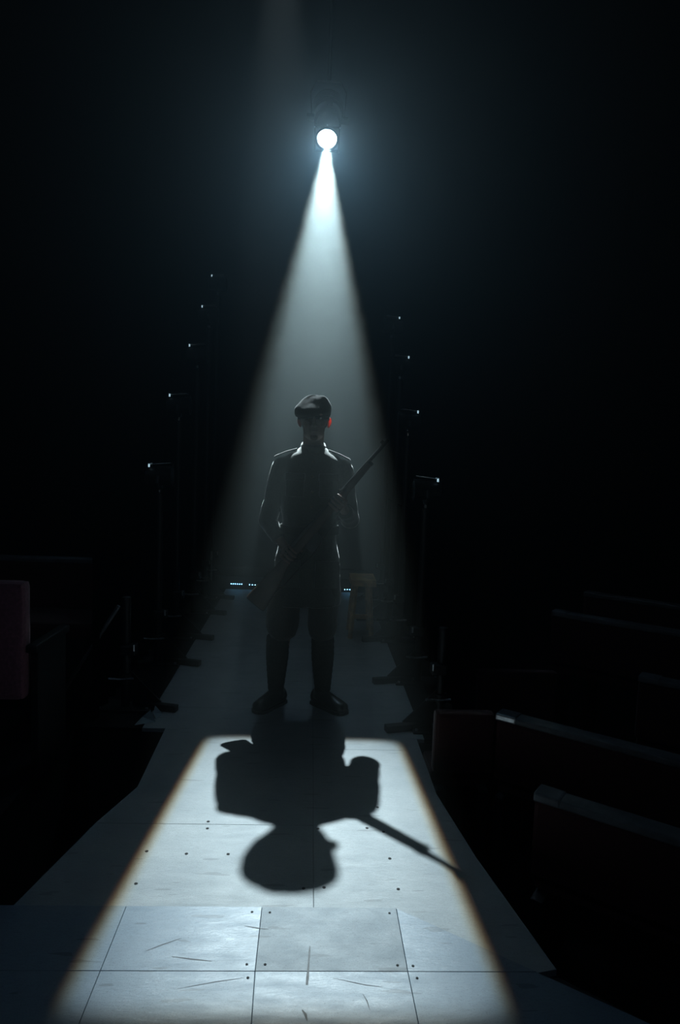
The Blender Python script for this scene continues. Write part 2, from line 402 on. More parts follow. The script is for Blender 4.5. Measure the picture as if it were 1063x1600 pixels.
scuff([(0.205, 1.69), (0.20, 1.72), (0.19, 1.745)], [.0004, .0016, .0004])

# ------------------------------------------------------------------ the profile spotlight that makes the beam
def spotlight(name, lamp, ax, ar, label, group, lit, bar_z, sc=1.0):
    root = thing(name, lamp, label, 'spotlight', group)
    au = ar.cross(ax)
    R = Matrix((ar, au, -ax)).transposed().to_4x4()        # local -z is the beam
    parts = []
    def add(n, bm, m, par=root, sm=40):
        bmesh.ops.transform(bm, matrix=R, verts=bm.verts)
        return obj(n, bm, m, par, smooth=sm)
    z = lambda d: (0, 0, d)
    # hollow front tube
    bm = B(); seg = 40
    prof = [(0.068, 0.30), (0.092, 0.30), (0.092, 0.055), (0.098, 0.055), (0.098, 0.040), (0.080, 0.040), (0.080, 0.058)]
    rr = []
    for r, d in prof: rr.append([bm.verts.new((r * math.cos(6.28318 * k / seg), r * math.sin(6.28318 * k / seg), d)) for k in range(seg)])
    for A, C in zip(rr, rr[1:]):
        for k in range(seg): bm.faces.new((A[k], A[(k + 1) % seg], C[(k + 1) % seg], C[k]))
    add('lens_tube', bm, 'steel')
    bm = B()
    rr = []
    for i, r in enumerate((0.079, 0.055, 0.028)):
        rr.append([bm.verts.new((r * math.cos(6.28318 * k / seg), r * math.sin(6.28318 * k / seg), 0.056 - 0.006 * i)) for k in range(seg)])
    for A, C in zip(rr, rr[1:]):
        for k in range(seg): bm.faces.new((A[k], A[(k + 1) % seg], C[(k + 1) % seg], C[k]))
    bm.faces.new(rr[-1])
    add('lens', bm, 'lens' if lit else 'glass', sm=180)
    # colour frame holder with its bright corner screws
    bm = B()
    for a in (0, 1, 2, 3):
        rot = Matrix.Rotation(a * math.pi / 2, 4, 'Z')
        bm2 = box(B(), (0, 0.098, 0.046), (0.215, 0.012, 0.020)); bmesh.ops.transform(bm2, matrix=rot, verts=bm2.verts)
        me = bpy.data.meshes.new('t'); bm2.to_mesh(me); bm2.free(); bm.from_mesh(me); bpy.data.meshes.remove(me)
    fr = add('gel_frame', bm, 'steel')
    for sx, sy in ((-0.102, 0.100), (0.102, 0.100), (0.0, 0.115)):
        add('frame_screw', tube(B(), [(sx, sy, 0.042), (sx, sy, 0.024)], [0.006, 0.004], 10), 'worn', fr)
    bm = B(); tube(bm, [z(0.29), z(0.31), z(0.42), z(0.44)], [0.085, 0.115, 0.115, 0.10], 32, ref=(1, 0, 0)); add('shutter_housing', bm, 'steel')
    for a in range(4):
        rot = Matrix.Rotation(a * math.pi / 2 + 0.1, 4, 'Z')
        bm = box(B(), (0, 0.145, 0.36), (0.05, 0.07, 0.003)); bmesh.ops.transform(bm, matrix=rot, verts=bm.verts); add('shutter_handle', bm, 'steel')
    bm = B(); tube(bm, [z(0.44), z(0.46), z(0.60), z(0.66), z(0.68)], [0.10, 0.125, 0.125, 0.09, 0.05], 32, ref=(1, 0, 0)); add('lamp_housing', bm, 'steel')
    for k in range(5): add('cooling_fin', tube(B(), [z(0.475 + 0.026 * k), z(0.483 + 0.026 * k)], 0.133, 32, ref=(1, 0, 0)), 'steel')
    # yoke up to the bar
    piv = V((0, 0, 0.36)); pw = R @ piv
    bm = B()
    up = min(0.30, bar_z - lamp.z - pw.z - 0.11); drop = bar_z - lamp.z - pw.z - up - 0.027
    path = [pw + ar * 0.135, pw + ar * 0.15 + V((0, 0, up * 0.7)), pw + ar * 0.10 + V((0, 0, up)), pw - ar * 0.10 + V((0, 0, up)), pw - ar * 0.15 + V((0, 0, up * 0.7)), pw - ar * 0.135]
    tube(bm, path, [(0.02, 0.004)] * 6, 8, ref=(0, 1, 0)); obj('yoke', bm, 'steel', root)
    for s in (-1, 1): obj('tilt_knob', tube(B(), [pw + ar * s * 0.12, pw + ar * s * 0.17], 0.022, 12), 'steel', root, smooth=40)
    obj('drop_pipe', tube(B(), [pw + V((0, 0, up)), pw + V((0, 0, up + drop - 0.09))], 0.017, 12), 'steel', root, smooth=40)
    obj('hook_clamp', box(B(), pw + V((0, 0, up + drop - 0.045)), (0.04, 0.07, 0.085), bev=0.006), 'steel', root)
    return root, lamp + pw
BAR_Z = 5.55
_, clampA = spotlight('profile_spotlight', LAMP, AX, AR, 'blazing white profile spotlight shining down the runway from above', None, True, BAR_Z)
_, clampB = spotlight('profile_spotlight', LAMP2, AX2, AR2, 'unlit-looking spotlight hung high above, throwing the faint beam at the top', None, False, 9.0 - 0.06)
def lighting_bar(y, z, label):
    r = thing('lighting_bar', (0, y, z), label, 'pipe')
    obj('pipe', tube(B(), [(-2.6, 0, 0), (2.6, 0, 0)], 0.024, 14), 'steel', r, smooth=40)
    for x in (-2.2, 0.0, 2.2):
        obj('drop_wire', tube(B(), [(x, 0, 0.02), (x, 0, 9.0 - z)], 0.004, 6), 'steel', r)
    for s in (-2.6, 2.6): obj('pipe_cap', tube(B(), [(s, 0, 0), (s * 1.004, 0, 0)], 0.027, 14), 'worn', r)
lighting_bar(clampA.y, BAR_Z, 'black pipe carrying the bright spotlight over the runway')

# ------------------------------------------------------------------ the rifle
BUTT = V((-0.308, 3.728, 0.650)); TIP = V((0.417, 3.640, 1.544))
RD = (TIP - BUTT).normalized(); RLEN = (TIP - BUTT).length
rn = (V((0.80, 0.0, -0.62)) - RD * V((0.80, 0, -0.62)).dot(RD)).normalized()      # trigger side faces down and outwards
RM = Matrix((RD, rn.cross(RD), -rn)).transposed().to_4x4(); RM.translation = BUTT
rifle = bpy.data.objects.new('rifle', None); COL.objects.link(rifle); rifle.matrix_world = RM; rifle.empty_display_size = 0.1
tag(rifle, 'wooden stocked bolt action rifle held slantwise across the uniformed figure', 'rifle')
def rp(n, bm, m, par=None, sm=40): return obj(n, bm, m, par or rifle, smooth=sm)
def yz_loft(bm, secs, seg=16):
    """secs: x, zc, half height, half width  along the rifle"""
    R = []
    for x, zc, hh, hw in secs:
        ring = []
        for k in range(seg):
            a = 2 * math.pi * k / seg; c, s = math.cos(a), math.sin(a)
            ring.append(bm.verts.new((x, hw * math.copysign(abs(c) ** 0.7, c), zc + hh * math.copysign(abs(s) ** 0.7, s))))
        R.append(ring)
    for A, C in zip(R, R[1:]):
        for k in range(seg): bm.faces.new((A[k], A[(k + 1) % seg], C[(k + 1) % seg], C[k]))
    bm.faces.new(R[0][::-1]); bm.faces.new(R[-1]); return bm
st = rp('stock', yz_loft(B(), [(0.0, -0.035, 0.062, 0.021), (0.02, -0.034, 0.062, 0.022), (0.16, -0.022, 0.046, 0.022), (0.26, -0.012, 0.030, 0.020), (0.32, -0.006, 0.022, 0.018),
    (0.37, -0.004, 0.026, 0.020), (0.45, -0.004, 0.028, 0.023), (0.60, -0.002, 0.024, 0.022), (0.85, 0.002, 0.019, 0.019), (1.00, 0.005, 0.016, 0.016), (1.01, 0.005, 0.013, 0.014)]), 'walnut', sm=60)
rp('butt_plate', yz_loft(B(), [(-0.006, -0.035, 0.062, 0.021), (0.001, -0.035, 0.064, 0.0225)]), 'gun', st)
rp('barrel', tube(B(), [(0.52, 0, 0.018), (0.70, 0, 0.017), (1.13, 0, 0.014), (RLEN, 0, 0.014)], [0.015, 0.012, 0.010, 0.0095], 16), 'gun')
rp('receiver', yz_loft(B(), [(0.36, 0.020, 0.014, 0.014), (0.40, 0.024, 0.017, 0.017), (0.52, 0.024, 0.017, 0.017), (0.56, 0.020, 0.014, 0.014)]), 'gun')
bt = rp('bolt', tube(B(), [(0.33, 0, 0.028), (0.345, 0, 0.028), (0.52, 0, 0.028)], [0.007, 0.010, 0.010], 14), 'gun')
rp('bolt_handle', tube(B(), [(0.41, 0, 0.028), (0.408, -0.03, 0.022), (0.405, -0.052, 0.004)], [0.005, 0.005, 0.005], 10), 'gun', bt)
rp('bolt_knob', ell(B(), (0.404, -0.056, 0.0), (0.009, 0.009, 0.009), sub=2), 'gun', bt)
rp('magazine', box(B(), (0.475, 0, -0.052), (0.10, 0.028, 0.06), bev=0.004), 'gun')
rp('trigger_guard', tube(B(), [(0.325, 0, -0.024), (0.335, 0, -0.052), (0.375, 0, -0.060), (0.415, 0, -0.050), (0.424, 0, -0.028)], [(0.006, 0.002)] * 5, 8, ref=(0, 1, 0)), 'gun')
rp('trigger', tube(B(), [(0.38, 0, -0.026), (0.374, 0, -0.040), (0.380, 0, -0.052)], 0.003, 8), 'gun')
rp('rear_sight', box(B(), (0.60, 0, 0.036), (0.07, 0.016, 0.010), bev=0.002), 'gun')
rp('front_sight', box(B(), (RLEN - 0.03, 0, 0.030), (0.02, 0.004, 0.016), bev=0.001), 'gun')
for x in (0.80, 1.0): rp('barrel_band', tube(B(), [(x - 0.009, 0, 0.006), (x + 0.009, 0, 0.006)], [(0.021, 0.021)] * 2, 18), 'gun')
rp('sling', tube(B(), [(0.10, 0, -0.082), (0.20, 0.004, -0.085), (0.45, 0.006, -0.094), (0.65, 0.004, -0.060), (0.80, 0, -0.016)], [(0.014, 0.0015)] * 5, 8, ref=(0, 1, 0)), 'sling')

# ------------------------------------------------------------------ the uniformed figure
PX, PY = 0.0, 3.83
person = thing('person', (PX, PY, 0), 'uniformed person with soft cap, tunic and boots, silhouetted against the spotlight beam', 'person')
made = []
def pp(n, bm, m, par=None, sm=180):
    o = obj(n, bm, m, par or person, smooth=sm)
    if par is None: made.append(o)
    return o
SHL, SHR = V((-0.160, 3.840, 1.392)), V((0.178, 3.840, 1.388))
ELL_, ELR_ = V((-0.236, 3.875, 1.070)), V((0.232, 3.870, 1.095))
H1 = BUTT + RD * 0.335; H2 = BUTT + RD * 0.725
def hand(bm, axis_pt, side, curl_sign, wrist_from):
    """palm + four fingers curled round the rifle + thumb; side = from the axis towards the palm"""
    n = (side - RD * side.dot(RD)).normalized(); b = RD.cross(n)
    pc = axis_pt + n * 0.036
    wr = pc + (wrist_from - pc).normalized() * 0.075
    rot = Matrix((RD, b, n)).transposed()
    ell(bm, pc, (0.043, 0.036, 0.016), rot, 3)
    tube(bm, [wr, wr.lerp(pc, 0.55), pc], [0.026, 0.027, 0.022], 12)
    tube(bm, [wrist_from, wr], [0.038, 0.026], 12)
    ln = (0.88, 1.0, 0.97, 0.78)
    for i, off in enumerate((-0.034, -0.0115, 0.0115, 0.034)):
        pts = []; rad = []
        for q in range(6):
            a = math.radians(35 + 185 * ln[i] * q / 5) * curl_sign
            rr = 0.034 if q else 0.036
            pts.append(axis_pt + RD * (off * (1 + 0.08 * (1 - q / 5))) + (n * math.cos(a) + b * math.sin(a)) * rr)
            rad.append(0.0092 - 0.0005 * q)
        tube(bm, pts, rad, 8)
    pts = []
    for q in range(4):
        a = math.radians(-30 - 95 * q / 3) * curl_sign
        pts.append(axis_pt + RD * (0.020 + 0.034 * min(1, q / 1.5)) + (n * math.cos(a) + b * math.sin(a)) * 0.036)
    tube(bm, pts, [0.012, 0.0115, 0.0105, 0.009], 8)
    return wr
bm = B()
hc = V((0.010, 3.825, 1.655))
ell(bm, hc + V((0, 0.012, 0.015)), (0.077, 0.097, 0.098))
ell(bm, hc + V((0, -0.022, -0.045)), (0.062, 0.070, 0.080))
ell(bm, hc + V((0, -0.072, -0.108)), (0.024, 0.020, 0.018), sub=2)            # chin
ell(bm, hc + V((0, -0.088, 0.022)), (0.050, 0.014, 0.012), sub=2)            # brow
tube(bm, [hc + V((0, -0.090, 0.012)), hc + V((0, -0.104, -0.018)), hc + V((0, -0.113, -0.036)), hc + V((0, -0.096, -0.042))], [0.008, 0.010, 0.014, 0.012], 10)
for s in (-1, 1): ell(bm, hc + V((s * 0.012, -0.098, -0.040)), (0.010, 0.010, 0.008), sub=2)
ell(bm, hc + V((0, -0.091, -0.068)), (0.024, 0.010, 0.006), sub=2); ell(bm, hc + V((0, -0.089, -0.079)), (0.021, 0.011, 0.007), sub=2)
for s in (-1, 1):
    ell(bm, hc + V((s * 0.040, -0.066, -0.025)), (0.022, 0.020, 0.022), sub=2)
    ell(bm, hc + V((s * 0.036, -0.030, -0.080)), (0.022, 0.035, 0.026), sub=2)
tube(bm, [(0.010, 3.842, 1.62), (0.010, 3.846, 1.54), (0.008, 3.85, 1.46), (0.005, 3.85, 1.40)], [0.060, 0.058, 0.062, 0.09], 20)
loft(bm, [(0.005, 3.845, 1.44, 0.09, 0.06), (0.005, 3.845, 1.38, 0.15, 0.085), (0.005, 3.84, 1.22, 0.15, 0.095), (0.0, 3.84, 1.04, 0.125, 0.085), (0.0, 3.84, 0.90, 0.15, 0.095), (0.0, 3.84, 0.80, 0.13, 0.085)], 24)
tube(bm, [SHL, SHL.lerp(ELL_, 0.5), ELL_], [0.045, 0.042, 0.036], 12)
tube(bm, [SHR, SHR.lerp(ELR_, 0.5), ELR_], [0.045, 0.042, 0.036], 12)
sideL = V((-0.55, 0.45, -0.1)); sideR = V((0.55, 0.55, -0.5))
WL = hand(bm, H1, sideL, 1, ELL_); WR = hand(bm, H2, sideR, -1, ELR_)
for pts in ([(-0.075, 3.84, 0.86), (-0.125, 3.835, 0.50), (-0.158, 3.855, 0.10)], [(0.075, 3.84, 0.86), (0.097, 3.835, 0.50), (0.110, 3.855, 0.10)]):
    tube(bm, pts, [0.075, 0.052, 0.036], 14)
body = pp('body', blend(bm, 0.0045, 3), 'skin')
for s in (-1, 1):
    e = pp('eye', ell(B(), hc + V((s * 0.031, -0.083, 0.002)), (0.011, 0.009, 0.009), sub=2), 'eye')
    # ear: a cupped shell
    bm = B(); N = 20; c0 = hc + V((s * 0.074, 0.012, -0.020)); out = V((s * 0.80, 0.60, 0)); up = V((s * 0.10, 0.12, 0.98)); nr = out.cross(up).normalized()
    rings = []
    for k, (f, dz) in enumerate(((1.0, 0.0), (1.05, 0.004), (0.98, 0.007), (0.70, 0.003), (0.35, 0.0015))):
        ring = []
        for q in range(N):
            a = 2 * math.pi * q / N
            u = 0.0135 * math.cos(a) + 0.0110; v = (0.030 if math.sin(a) > 0 else 0.027) * math.sin(a)
            u *= 1.0 - 0.25 * max(0, -math.sin(a))
            ring.append(bm.verts.new(c0 + out * (0.0110 + (u - 0.0110) * f) + up * v * f + nr * dz))
        rings.append(ring)
    for A, C in zip(rings, rings[1:]):
        for q in range(N): bm.faces.new((A[q], A[(q + 1) % N], C[(q + 1) % N], C[q]))
    bm.faces.new(rings[-1]); bm.faces.new(rings[0][::-1])
    tag(pp('ear', bm, 'ear'), label='ear glowing red from the light behind')
# hair: a close crop showing below the cap
bm = B(); ell(bm, hc + V((0, 0.018, 0.008)), (0.0815, 0.0975, 0.092)); me = blend(bm, 0.006, 2)
bm = bmesh.new(); bm.from_mesh(me)
bmesh.ops.bisect_plane(bm, geom=bm.verts[:] + bm.edges[:] + bm.faces[:], plane_co=hc + V((0, 0.012, -0.03)), plane_no=(0, -0.75, -0.66), clear_outer=True)
pp('hair', bm, 'hair')

# cap: a soft crown slouched to one side with a pinched top, over a band
seg = 56
def cap_shell():
    bm = B(); R = []
    prof = [(1.662, 0.086, 0.000), (1.664, 0.092, 0.000), (1.676, 0.0985, -0.001), (1.692, 0.1015, -0.001), (1.712, 0.1020, 0.000), (1.732, 0.096, 0.003), (1.750, 0.085, 0.006),
            (1.765, 0.072, 0.010), (1.777, 0.057, 0.013), (1.785, 0.040, 0.015), (1.789, 0.022, 0.016), (1.7912, 0.004, 0.016)]
    for z, r, dx in prof:
        ring = []
        for k in range(seg):
            a = 2 * math.pi * k / seg; c, s = math.cos(a), math.sin(a)
            x = 0.001 + dx + r * c; y = 3.815 + ((0.096 * min(1.0, max(0.0, (1.7915 - z) / 0.0995)) if z > 1.68 else r * 0.98) if s < 0 else r * 1.25) * s
            zz = z
            t = min(1.0, max(0.0, (z - 1.70) / 0.05))
            zz -= t * 0.010 * max(0, -(x - 0.02) / 0.09)                          # droops towards the image left
            d2 = ((x - 0.030) / 0.018) ** 2 + ((y - 3.83) / 0.030) ** 2
            zz -= t * 0.009 * math.exp(-d2)                                       # the pinch
            d3 = ((x + 0.03) / 0.02) ** 2 + ((y - 3.85) / 0.07) ** 2
            zz += t * 0.004 * math.exp(-d3)
            nn = noise.noise(V((x * 28, y * 28, zz * 28))) * 0.0025
            ring.append(bm.verts.new((x + c * nn, y + s * nn, zz + nn)))
        R.append(ring)
    for A, C in zip(R, R[1:]):
        for k in range(seg): bm.faces.new((A[k], A[(k + 1) % seg], C[(k + 1) % seg], C[k]))
    bm.faces.new(R[-1]); bm.faces.new(R[0][::-1])
    return bm
cap = pp('cap', cap_shell(), 'capwool')
tag(cap, label='dark soft cap with pinched crown')
bm = B(); R = []
for z, r in ((1.650, 0.082), (1.650, 0.0875), (1.672, 0.090), (1.672, 0.082)):
    R.append([bm.verts.new((0.006 + r * math.cos(6.28318 * k / 40), 3.828 + r * 1.16 * math.sin(6.28318 * k / 40), z)) for k in range(40)])
for i in range(4):
    A, C = R[i], R[(i + 1) % 4]
    for k in range(40): bm.faces.new((A[k], A[(k + 1) % 40], C[(k + 1) % 40], C[k]))
pp('cap_band', bm, 'capwool', cap)

# tunic
bm = B()
loft(bm, [(0.008, 3.846, 1.500, 0.072, 0.066), (0.008, 3.846, 1.478, 0.092, 0.074), (0.008, 3.846, 1.455, 0.135, 0.084), (0.008, 3.845, 1.425, 0.178, 0.094), (0.008, 3.843, 1.37, 0.190, 0.106),
          (0.008, 3.838, 1.27, 0.182, 0.112), (0.006, 3.836, 1.15, 0.165, 0.108), (0.004, 3.838, 1.05, 0.152, 0.103), (0.0, 3.84, 0.98, 0.160, 0.108), (-0.002, 3.84, 0.88, 0.182, 0.116),
          (-0.004, 3.838, 0.75, 0.194, 0.122), (-0.006, 3.836, 0.615, 0.204, 0.128), (-0.006, 3.836, 0.608, 0.196, 0.12)], 40)
def sleeve(bm, s, e, wpt):
    m1 = s.lerp(e, 0.35); m2 = s.lerp(e, 0.75)
    tube(bm, [s + V((0, 0, 0.0)), m1, m2, e], [0.058, 0.060, 0.055, 0.052], 18)
    ell(bm, s + V((0, 0, -0.004)), (0.057, 0.058, 0.052)); ell(bm, e, (0.053, 0.053, 0.053))
    c = e.lerp(wpt, 0.92)
    tube(bm, [e, e.lerp(c, 0.5), c], [0.052, 0.048, 0.041], 18)
sleeve(bm, SHL, ELL_, WL); sleeve(bm, SHR, ELR_, WR)
tunic = pp('tunic', blend(bm, 0.0075, 5, wrinkle=0.0055, wscale=11, seed=3), 'wool')
bm = B(); R = []
for z, a, b in ((1.478, 0.073, 0.073), (1.478, 0.078, 0.078), (1.512, 0.069, 0.070), (1.522, 0.066, 0.068), (1.518, 0.062, 0.064), (1.50, 0.064, 0.066)):
    R.append([bm.verts.new((0.010 + a * math.cos(6.28318 * k / 40), 3.845 + b * math.sin(6.28318 * k / 40), z + 0.012 * math.sin(6.28318 * k / 40))) for k in range(40)])
for i in range(6):
    A, C = R[i], R[(i + 1) % 6]
    for k in range(40): bm.faces.new((A[k], A[(k + 1) % 40], C[(k + 1) % 40], C[k]))
pp('collar', bm, 'wool', tunic)
for s, e in ((V((-0.080, 3.846, 1.488)), V((-0.196, 3.842, 1.445))), (V((0.096, 3.846, 1.486)), V((0.213, 3.842, 1.440)))):
    st_ = pp('shoulder_strap', tube(B(), [s, s.lerp(e, 0.5) + V((0, 0, 0.004)), e, e + (e - s).normalized() * 0.010 + V((0, 0, -0.006))], [(0.024, 0.004)] * 3 + [(0.018, 0.003)], 10, ref=(0, 1, 0)), 'wool', tunic)
for i in range(6):
    z = 1.42 - 0.082 * i
    yy = 3.838 - (0.096 + 0.018 * math.sin(min(1, max(0, (1.44 - z) / 0.35)) * 2.2))
    pp('button', ell(B(), (0.012, yy - 0.004, z), (0.009, 0.005, 0.009), sub=2), 'brass', tunic)
for s in (-1, 1):
    pp('chest_pocket', box(B(), (0.008 + s * 0.092, 3.734, 1.285), (0.10, 0.016, 0.12), Matrix.Rotation(s * 0.18, 3, 'Z'), 0.006), 'wool', tunic)
    pp('pocket_flap', box(B(), (0.008 + s * 0.092, 3.728, 1.335), (0.11, 0.018, 0.04), Matrix.Rotation(s * 0.18, 3, 'Z'), 0.006), 'wool', tunic)
    pp('skirt_pocket', box(B(), (s * 0.105, 3.722, 0.80), (0.13, 0.018, 0.15), Matrix.Rotation(s * 0.22, 3, 'Z'), 0.006), 'wool', tunic)
bm = B(); R = []
for z, g in ((1.015, 0.0), (1.015, 0.008), (1.062, 0.008), (1.062, 0.0)):
    R.append([bm.verts.new((0.003 + (0.157 + g) * math.cos(6.28318 * k / 48), 3.838 + (0.109 + g) * math.sin(6.28318 * k / 48), z)) for k in range(48)])
for i in range(4):
    A, C = R[i], R[(i + 1) % 4]
    for k in range(48): bm.faces.new((A[k], A[(k + 1) % 48], C[(k + 1) % 48], C[k]))
belt = pp('belt', bm, 'leather', sm=40)
pp('buckle', box(B(), (0.003, 3.838 - 0.119, 1.0385), (0.06, 0.006, 0.055), bev=0.002), 'brass', belt, 40)

# breeches, puttees, boots
bm = B()
loft(bm, [(0.0, 3.84, 0.96, 0.14, 0.10), (0.0, 3.84, 0.84, 0.172, 0.115), (0.0, 3.84, 0.72, 0.165, 0.11), (-0.01, 3.84, 0.66, 0.13, 0.09)], 28)
tube(bm, [(-0.085, 3.838, 0.85), (-0.118, 3.835, 0.68), (-0.131, 3.832, 0.56), (-0.137, 3.83, 0.48), (-0.140, 3.832, 0.442), (-0.152, 3.834, 0.405)], [0.095, 0.093, 0.093, 0.094, 0.088, 0.055], 20)
tube(bm, [(0.085, 3.838, 0.85), (0.098, 3.835, 0.68), (0.097, 3.832, 0.56), (0.096, 3.83, 0.48), (0.096, 3.832, 0.442), (0.100, 3.834, 0.405)], [0.095, 0.091, 0.088, 0.084, 0.079, 0.055], 20)
pp('breeches', blend(bm, 0.0075, 5, wrinkle=0.006, wscale=13, seed=9), 'breech')
def leg_parts(kx, ax_, toe):
    bm = B(); pts = []; rad = []
    n = 44
    for i in range(n + 1):
        t = i / n; z = 0.415 - 0.315 * t
        r = 0.0645 - 0.002 * t - 0.018 * max(0, (t - 0.35) / 0.65) ** 1.1
        r += 0.0028 * ((i % 5) / 5.0)                                             # the turns of the wrapping
        pts.append((kx + (ax_ - kx) * t, 3.834 + 0.022 * t, z)); rad.append(r)
    tube(bm, pts, rad, 24)
    pu = pp('puttee', bm, 'puttee', sm=50)
    d = V((toe[0] - ax_, toe[1] - 3.858, 0)); L = d.length; d.normalize(); n2 = V((-d.y, d.x, 0))
    def P(u, v, z): return V((ax_, 3.858, 0)) + d * u + n2 * v + V((0, 0, z))
    bm = B()
    secs = [(-0.075, 0.026, 0.045, 0.032), (-0.062, 0.034, 0.05, 0.045), (-0.02, 0.038, 0.06, 0.058), (0.03, 0.040, 0.052, 0.052), (0.08, 0.045, 0.042, 0.042), (L - 0.06, 0.049, 0.036, 0.036), (L - 0.02, 0.042, 0.031, 0.030), (L - 0.003, 0.022, 0.025, 0.018)]
    R = []
    for u, hw, zc, hh in secs:
        R.append([bm.verts.new(P(u, hw * math.cos(6.28318 * k / 20), max(0.014, zc + hh * math.sin(6.28318 * k / 20)))) for k in range(20)])
    for A, C in zip(R, R[1:]):
        for k in range(20): bm.faces.new((A[k], A[(k + 1) % 20], C[(k + 1) % 20], C[k]))
    bm.faces.new(R[0][::-1]); bm.faces.new(R[-1])
    tube(bm, [P(-0.012, 0, 0.05), P(-0.004, 0, 0.10), (ax_ , 3.855, 0.145)], [0.045, 0.046, 0.0485], 20)
    bo = pp('boot', blend(bm, 0.005, 4), 'leather')
    bm = B(); out = []
    for u, hw in ((-0.080, 0.018), (-0.070, 0.033), (-0.02, 0.041), (0.04, 0.041), (0.09, 0.048), (L - 0.05, 0.052), (L - 0.015, 0.042), (L + 0.002, 0.02)): out.append((u, hw))
    poly = [P(u, h, 0) for u, h in out] + [P(u, -h, 0) for u, h in reversed(out)]
    prism(bm, [(p.x, p.y) for p in poly], 0.0, 0.016)
    so = pp('sole', bm, 'leather', bo, 30)
    bm = B()
    for i in range(4):
        u = 0.015 + 0.022 * i; z = 0.108 - 0.014 * i
        tube(bm, [P(u, -0.018, z), P(u + 0.004, 0, z + 0.006), P(u, 0.018, z)], 0.003, 6)
    pp('laces', bm, 'leather', bo)
leg_parts(-0.156, -0.161, (-0.268, 3.722)); leg_parts(0.100, 0.110, (0.243, 3.727))
rebase(person, made)

# ------------------------------------------------------------------ steel posts along both edges of the runway
def base_post(h, side):
    """post with a footed base plate; the foot points to the runway (side=+1: post on the right)"""
    r = thing('scaffold_post', (0, 0, 0))
    obj('pole', tube(B(), [(0, 0, 0.012), (0, 0, h)], 0.024, 14), 'steel', r, smooth=40)
    obj('top_cap', tube(B(), [(0, 0, h), (0, 0, h + 0.012)], [0.027, 0.022], 14), 'steel', r, smooth=40)
    bp = obj('base_plate', box(B(), (0, 0, 0.006), (0.30, 0.16, 0.012), bev=0.002), 'steel', r)
    for sx in (-0.13, 0.13):
        for sy in (-0.06, 0.06): obj('bolt', tube(B(), [(sx, sy, 0.012), (sx, sy, 0.022)], 0.009, 6), 'worn', bp)
    obj('foot_bar', box(B(), (-side * 0.17, -0.02, 0.018), (0.26, 0.045, 0.036), Matrix.Rotation(side * 0.25, 3, 'Z'), 0.004), 'steel', r)
    bm = B(); a = [bm.verts.new(p) for p in ((-side * 0.20, -0.006, 0.036), (-side * 0.02, -0.006, 0.036), (-side * 0.02, -0.006, 0.22))]
    c = [bm.verts.new(v.co + V((0, 0.012, 0))) for v in a]
    bm.faces.new(a); bm.faces.new(c[::-1])
    for k in range(3): bm.faces.new((a[k], c[k], c[(k + 1) % 3], a[(k + 1) % 3]))
    obj('gusset', bm, 'steel', r)
    col = obj('collar', tube(B(), [(0, 0, 0.15), (0, 0, 0.20)], 0.036, 14), 'steel', r, smooth=40)
    obj('wing_handle', tube(B(), [(-0.085, -0.045, 0.178), (-0.02, -0.035, 0.172), (0.05, -0.04, 0.180)], 0.007, 8), 'worn', col)
    cl = obj('coupler', box(B(), (-side * 0.02, -0.012, 0.34), (0.085, 0.075, 0.055), bev=0.008), 'steel', r)
    obj('coupler_bolt', tube(B(), [(-side * 0.055, -0.05, 0.34), (-side * 0.055, -0.05, 0.375)], 0.006, 8), 'worn', cl)
    return r
NEAR = ['nearest the camera', 'second from the camera', 'third from the camera', 'fourth from the camera', 'fifth from the camera', 'sixth from the camera', 'seventh from the camera']
def side_lamp(side, name='side_lantern'):
    """small black lantern aimed across the runway, with a hinged top flap paled as a glint and an added glowing spot"""
    r = thing(name, (0, 0, 0))
    d = -side
    obj('can', tube(B(), [(-d * 0.10, 0, -0.075), (-d * 0.085, 0, -0.075), (d * 0.07, 0, -0.075), (d * 0.085, 0, -0.075)], [0.035, 0.062, 0.066, 0.072], 22), 'steel', r, smooth=40)
    obj('lens', tube(B(), [(d * 0.085, 0, -0.075), (d * 0.089, 0, -0.075)], [0.060, 0.050], 22), 'glass', r, smooth=40)
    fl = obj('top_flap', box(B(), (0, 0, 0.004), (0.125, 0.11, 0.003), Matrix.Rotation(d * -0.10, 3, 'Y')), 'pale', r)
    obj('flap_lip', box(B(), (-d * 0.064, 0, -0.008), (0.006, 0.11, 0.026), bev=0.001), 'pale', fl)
    obj('added_glint', box(B(), (-d * 0.058, -0.0565, -0.009), (0.010, 0.004, 0.020), bev=0.001), 'glint_glow', r)  # added glowing spot, makes the lantern show as a point of light
    bm = B(); tube(bm, [(0, -0.07, -0.075), (0, -0.082, -0.12), (0, -0.04, -0.165), (0, 0.04, -0.165), (0, 0.082, -0.12), (0, 0.07, -0.075)], [(0.012, 0.003)] * 6, 8, ref=(1, 0, 0)); obj('yoke', bm, 'steel', r)
    obj('spigot', tube(B(), [(0, 0, -0.19), (0, 0, -0.163)], 0.014, 10), 'worn', r)
    return r
left = [(4.581, 1.354), (5.201, 1.855), (5.98, 2.330), (6.60, 2.775), (7.16, 3.190)]
right = [(4.307, 1.335), (5.258, 1.807), (5.916, 2.300), (6.692, 2.770)]
lp = rp_ = None
